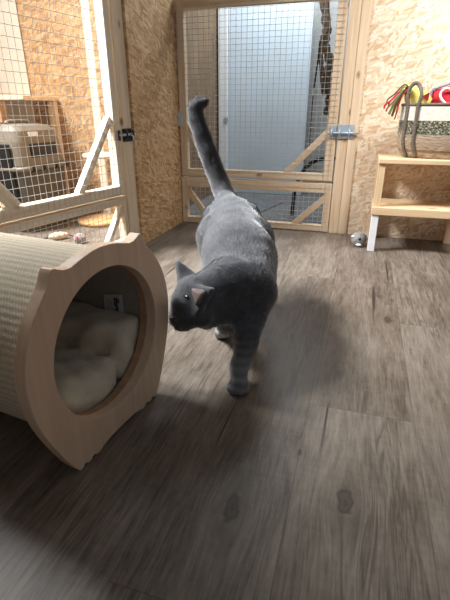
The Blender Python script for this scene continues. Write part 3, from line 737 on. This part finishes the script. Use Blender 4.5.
# fore legs
lim(A(252, 297, 1.15), A(249, 322, 1.125), .060, .037, .03)
lim(A(249, 322, 1.125), A(246, 342, 1.115), .036, .0285, .02)
lim(A(246, 342, 1.115), A(240, 364, 1.11), .0275, .0225, .02)
pw = FL(238.5, 384, .02); lim(A(240, 364, 1.11), pw, .022, .022, .015)
toe = FL(237.5, 389, .016)
fwdv = np.array(FL(236, 392, .0)-FL(239, 380, .0)); fwdv /= np.linalg.norm(fwdv); side = np.array([-fwdv[1], fwdv[0], 0], np.float32)
for s, l in ((-.019, .010), (-.0065, .017), (.0065, .017), (.019, .010)):
    lim(pw+side*s*.8-np.array([0,0,.004],np.float32), pw+side*s+fwdv*l-np.array([0,0,.008],np.float32), .013, .0115, .006)
# far fore leg swinging back
lim(A(226, 300, 1.17), A(228, 322, 1.20), .05, .032, .025)
sw = FL(224, 331, .022); lim(A(228, 322, 1.20), sw, .030, .022, .02); lim(sw, FL(219, 333, .017), .020, .016, .012)
# hind legs
for (hx_, hy_, kx, px_, py_) in ((219, 238, 1.43, 222, 300), (252, 240, 1.43, 250, 306)):
    hip, foot = A(hx_, hy_, kx), FL(px_, py_, .022)
    knee = hip*.45 + foot*.55 + np.array([0, -.05, .03], np.float32); hock = foot + np.array([0, .085, .075], np.float32)
    lim(hip, knee, .075, .045, .03); lim(knee, hock, .042, .024, .02); lim(hock, foot, .022, .022, .015); lim(foot, foot+np.array([.0, -.05, -.003], np.float32), .022, .019, .012)
# tail held upright with a curled tip
TP = [(226, 200, 1.60, .040), (221, 186, 1.60, .037), (215, 171, 1.59, .035), (208, 153, 1.575, .034), (202, 136, 1.56, .032), (197, 120, 1.545, .030), (195, 109, 1.535, .028), (198, 105, 1.53, .024), (203, 103, 1.525, .018)]
for a, b in zip(TP, TP[1:]): lim(A(*a[:3]), A(*b[:3]), a[3]*.97, b[3]*.97, .004)
EARS = [ (A(180, 285, 1.10), A(198, 278, 1.13), A(178, 262.5, 1.13)),
         (A(192, 287, 1.035), A(199, 311, 1.014), A(212, 290, 1.002)) ]
def cat_fn(P):
    D = np.full(P.shape[:3], 1.0, np.float32); o = P[0,0,0]; h = P[1,0,0,0]-P[0,0,0,0]
    def upd(a_pts, r, f, k):
        lo = np.min(a_pts, 0)-r-.06; hi = np.max(a_pts, 0)+r+.06
        i0 = np.clip(((lo-o)/h).astype(int), 0, None); i1 = np.minimum(((hi-o)/h).astype(int)+1, P.shape[:3])
        s = tuple(slice(a, b) for a, b in zip(i0, i1)); D[s] = smin(D[s], f(P[s]), k)
    for a, b, ra, rb, k in prims: upd([a, b], max(ra, rb), lambda p: capsule(p, a, b, ra, rb), k)
    for e in EARS: upd(list(e), .01, lambda p: tri_plate(p, *e, .0075), .012)
    D += .0012*np.sin(P[..., 0]*90)*np.sin(P[..., 1]*80+P[..., 2]*40)
    D = np.maximum(D, .0015-P[..., 2])
    return D
allp = np.array([p for q in prims for p in q[:2]]+[v for e in EARS for v in e])
V, Q = surface(cat_fn, allp.min(0)-.13, allp.max(0)+.06, .0045)
# fur drawn along each limb
me = np_mesh('cat', V, Q)
bm = bmesh.new(); bm.from_mesh(me); bmesh.ops.recalc_face_normals(bm, faces=bm.faces)
# keep only the connected body
bm.verts.ensure_lookup_table(); seen = set(); best = []
for v in bm.verts:
    if v.index in seen: continue
    stck, comp = [v], []
    seen.add(v.index)
    while stck:
        x = stck.pop(); comp.append(x)
        for e in x.link_edges:
            y = e.other_vert(x)
            if y.index not in seen: seen.add(y.index); stck.append(y)
    if len(comp) > len(best): best = comp
kill = set(bm.verts) - set(best)
if kill: bmesh.ops.delete(bm, geom=list(kill), context='VERTS')
bmesh.ops.smooth_vert(bm, verts=bm.verts, factor=.4, use_axis_x=True, use_axis_y=True, use_axis_z=True)
bm.to_mesh(me); bm.free()
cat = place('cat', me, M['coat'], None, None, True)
tag(cat, 'grey cat walking past the den with raised tail, sniffing at its plywood front', 'cat')
me.update(); me.calc_loop_triangles()
Vc = np.array([v.co[:] for v in me.vertices]); Nc = np.array([v.normal[:] for v in me.vertices])
# fur: short tapering hairs combed from nose to tail and down the legs
tri = np.array([t.vertices[:] for t in me.loop_triangles]); tv = Vc[tri]; ar = np.linalg.norm(np.cross(tv[:,1]-tv[:,0], tv[:,2]-tv[:,0]), axis=1)
NH = 42000; pick = RNG.choice(len(tri), NH, p=ar/ar.sum()); w = RNG.dirichlet((1,1,1), NH)
hp_ = (tv[pick]*w[..., None]).sum(1); hn = (Nc[tri[pick]]*w[..., None]).sum(1); hn /= np.linalg.norm(hn, axis=1)[:, None]
best = np.full(NH, 9.); flow = np.zeros((NH, 3))
for i, (a, b, ra, rb, k) in enumerate(prims):
    d = capsule(hp_.astype(np.float32)[None, None], a, b, ra, rb)[0, 0]; ax = (b-a)/max(1e-6, np.linalg.norm(b-a))
    if 7 <= i <= 14: ax = -ax
    m = d < best; best[m] = d[m]; flow[m] = ax
keep = hp_[:, 2] > .012
eard = np.min([tri_plate(hp_.astype(np.float32)[None, None], *e, 0)[0, 0] for e in EARS], axis=0); keep &= eard > .013
hp_, hn, flow = hp_[keep], hn[keep], flow[keep]; NH = len(hp_)
tg = flow - hn*(flow*hn).sum(1)[:, None]; tg /= np.maximum(.2, np.linalg.norm(tg, axis=1))[:, None]
dirn = tg*.95 + hn*.24 + RNG.normal(0, .09, (NH, 3)); dirn /= np.linalg.norm(dirn, axis=1)[:, None]
hd = np.linalg.norm(hp_-np.array(skull), axis=1)
Lh = np.where(hd < .085, .006, .011)*RNG.uniform(.7, 1.3, NH); Lh[hp_[:, 2] < .08] *= .55
Lh[hp_[:, 2] > .43] *= 1.25
sd = np.cross(dirn, hn); sd /= np.maximum(1e-6, np.linalg.norm(sd, axis=1))[:, None]; wd = .00085
mid_ = hp_ + dirn*Lh[:, None]*.55 + hn*.001; tip = hp_ + dirn*Lh[:, None]
FV = np.stack([hp_-sd*wd-hn*.001, hp_+sd*wd-hn*.001, mid_+sd*wd*.7, mid_-sd*wd*.7, tip], 1).reshape(-1, 3)
b5 = np.arange(NH)*5
FF = [(i, i+1, i+2, i+3) for i in b5.tolist()] + [(i+3, i+2, i+4) for i in b5.tolist()]
fm = bpy.data.meshes.new('fur'); fm.from_pydata(FV.tolist(), [], FF); fm.update()
for q in fm.polygons: q.use_smooth = True
fm.normals_split_custom_set_from_vertices(np.repeat(hn + RNG.normal(0, .11, hn.shape), 5, 0).tolist())
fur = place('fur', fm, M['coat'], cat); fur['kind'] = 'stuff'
# ears' inner skin, eyes and nose
def inner_ear(e, f, off):
    a, b, c = (Vector(v) for v in e); m = (a+b+c)/3; nrm = (b-a).cross(c-a).normalized()
    if nrm.dot(EYE-m) < 0: nrm = -nrm
    P = [m+(v-m)*f for v in (a, b, c)]
    ring = []
    for i in range(3):
        p, q = P[i], P[(i+1) % 3]; ring += [p.lerp(q, t/6) for t in range(6)]
    # rounded corners, dished middle
    ring = [m+(v-m)*(.84 if i % 6 == 0 else .95 if i % 6 in (1, 5) else 1) for i, v in enumerate(ring)]
    V = [v+nrm*off for v in ring] + [v+nrm*(off-.0035) for v in ring] + [m+nrm*(off-.0015), m+nrm*(off-.0035)]; n = len(ring)
    Fc = [(k, (k+1)%n, 2*n) for k in range(n)] + [(n+(k+1)%n, n+k, 2*n+1) for k in range(n)] + [(k, n+k, n+(k+1)%n, (k+1)%n) for k in range(n)]
    mesh_obj('inner_ear', V, Fc, M['pink'], cat, None, True)
inner_ear(EARS[1], .84, .0122); 
def cat_ray(px, py):
    d = (fw + rt*((px-225)/F) + up*((300-py)/F)).normalized()
    hit, loc, nor, i = cat.ray_cast(EYE, d); return loc, nor
def feature(name, px, py, r, mat, sink, parent=cat):
    loc, nor = cat_ray(px, py); z = nor; x = Vector((0,0,1)).cross(z).normalized(); Rm = Matrix((x, z.cross(x), z)).transposed()
    return blob(name, loc - nor*sink, r, mat, parent, Rm, 3)
e = feature('eye', 187.3, 297.2, (.0085, .005, .005), M['eye'], .0022)
loc, nor = cat_ray(187.3, 297.2)
fwd_h = (Vector(A(172, 322, 1.07))-Vector(skull)).normalized()
def far_feature(name, off_dir, r, mat, sink):
    d = off_dir.normalized(); hit, l, nn, i = cat.ray_cast(Vector(skull)+d*.2, -d)
    x = Vector((0,0,1)).cross(nn).normalized(); Rm = Matrix((x, nn.cross(x), nn)).transposed()
    return blob(name, l-nn*sink, r, mat, cat, Rm, 3)
lat = (Vector(EARS[0][2])-Vector(EARS[1][2])).normalized()
far_feature('eye', fwd_h*.7+lat*.55+Vector((0,0,.25)), (.0085, .0075, .006), M['eye'], .0022)
feature('nose', 172, 319.5, (.0075, .006, .006), M['nose'], .002)

# ================================================================== light
def area(name, loc, target, size, energy, color, size_y=None, spread=None):
    l = bpy.data.lights.new(name, 'AREA'); l.energy = energy; l.color = color; l.size = size
    if size_y: l.shape = 'RECTANGLE'; l.size_y = size_y
    if spread: l.spread = math.radians(spread)
    o = bpy.data.objects.new(name, l); COL.objects.link(o); o.location = loc
    o.rotation_euler = (Vector(target)-Vector(loc)).to_track_quat('-Z', 'Y').to_euler(); return o
area('window_light', (-2.5, .99, 2.85), (-.25, 1.12, 0), .85, 165, (.94, .975, 1.0), .7, 115)
area('rear_window_light', (-2.3, 1.7, 2.15), (-.3, 1.05, .1), .6, 30, (.92, .965, 1.0), .6, 110)
area('ceiling_light', (.75, 1.6, 1.95), (.45, 2.55, .8), .6, 10.5, (1.0, .98, .96), None, 85)
area('passage_light', (-.55, 3.32, 1.95), (-.75, 3.35, .3), .6, 26, (.85, .94, 1.0))
w = bpy.data.worlds.new('world'); sc.world = w; w.use_nodes = True
w.node_tree.nodes['Background'].inputs[0].default_value = (.90, .95, 1.0, 1); w.node_tree.nodes['Background'].inputs[1].default_value = .15
vs = sc.view_settings; vs.view_transform = 'Standard'; vs.look = 'None'; vs.exposure = 0; vs.gamma = 1; vs.use_curve_mapping = False
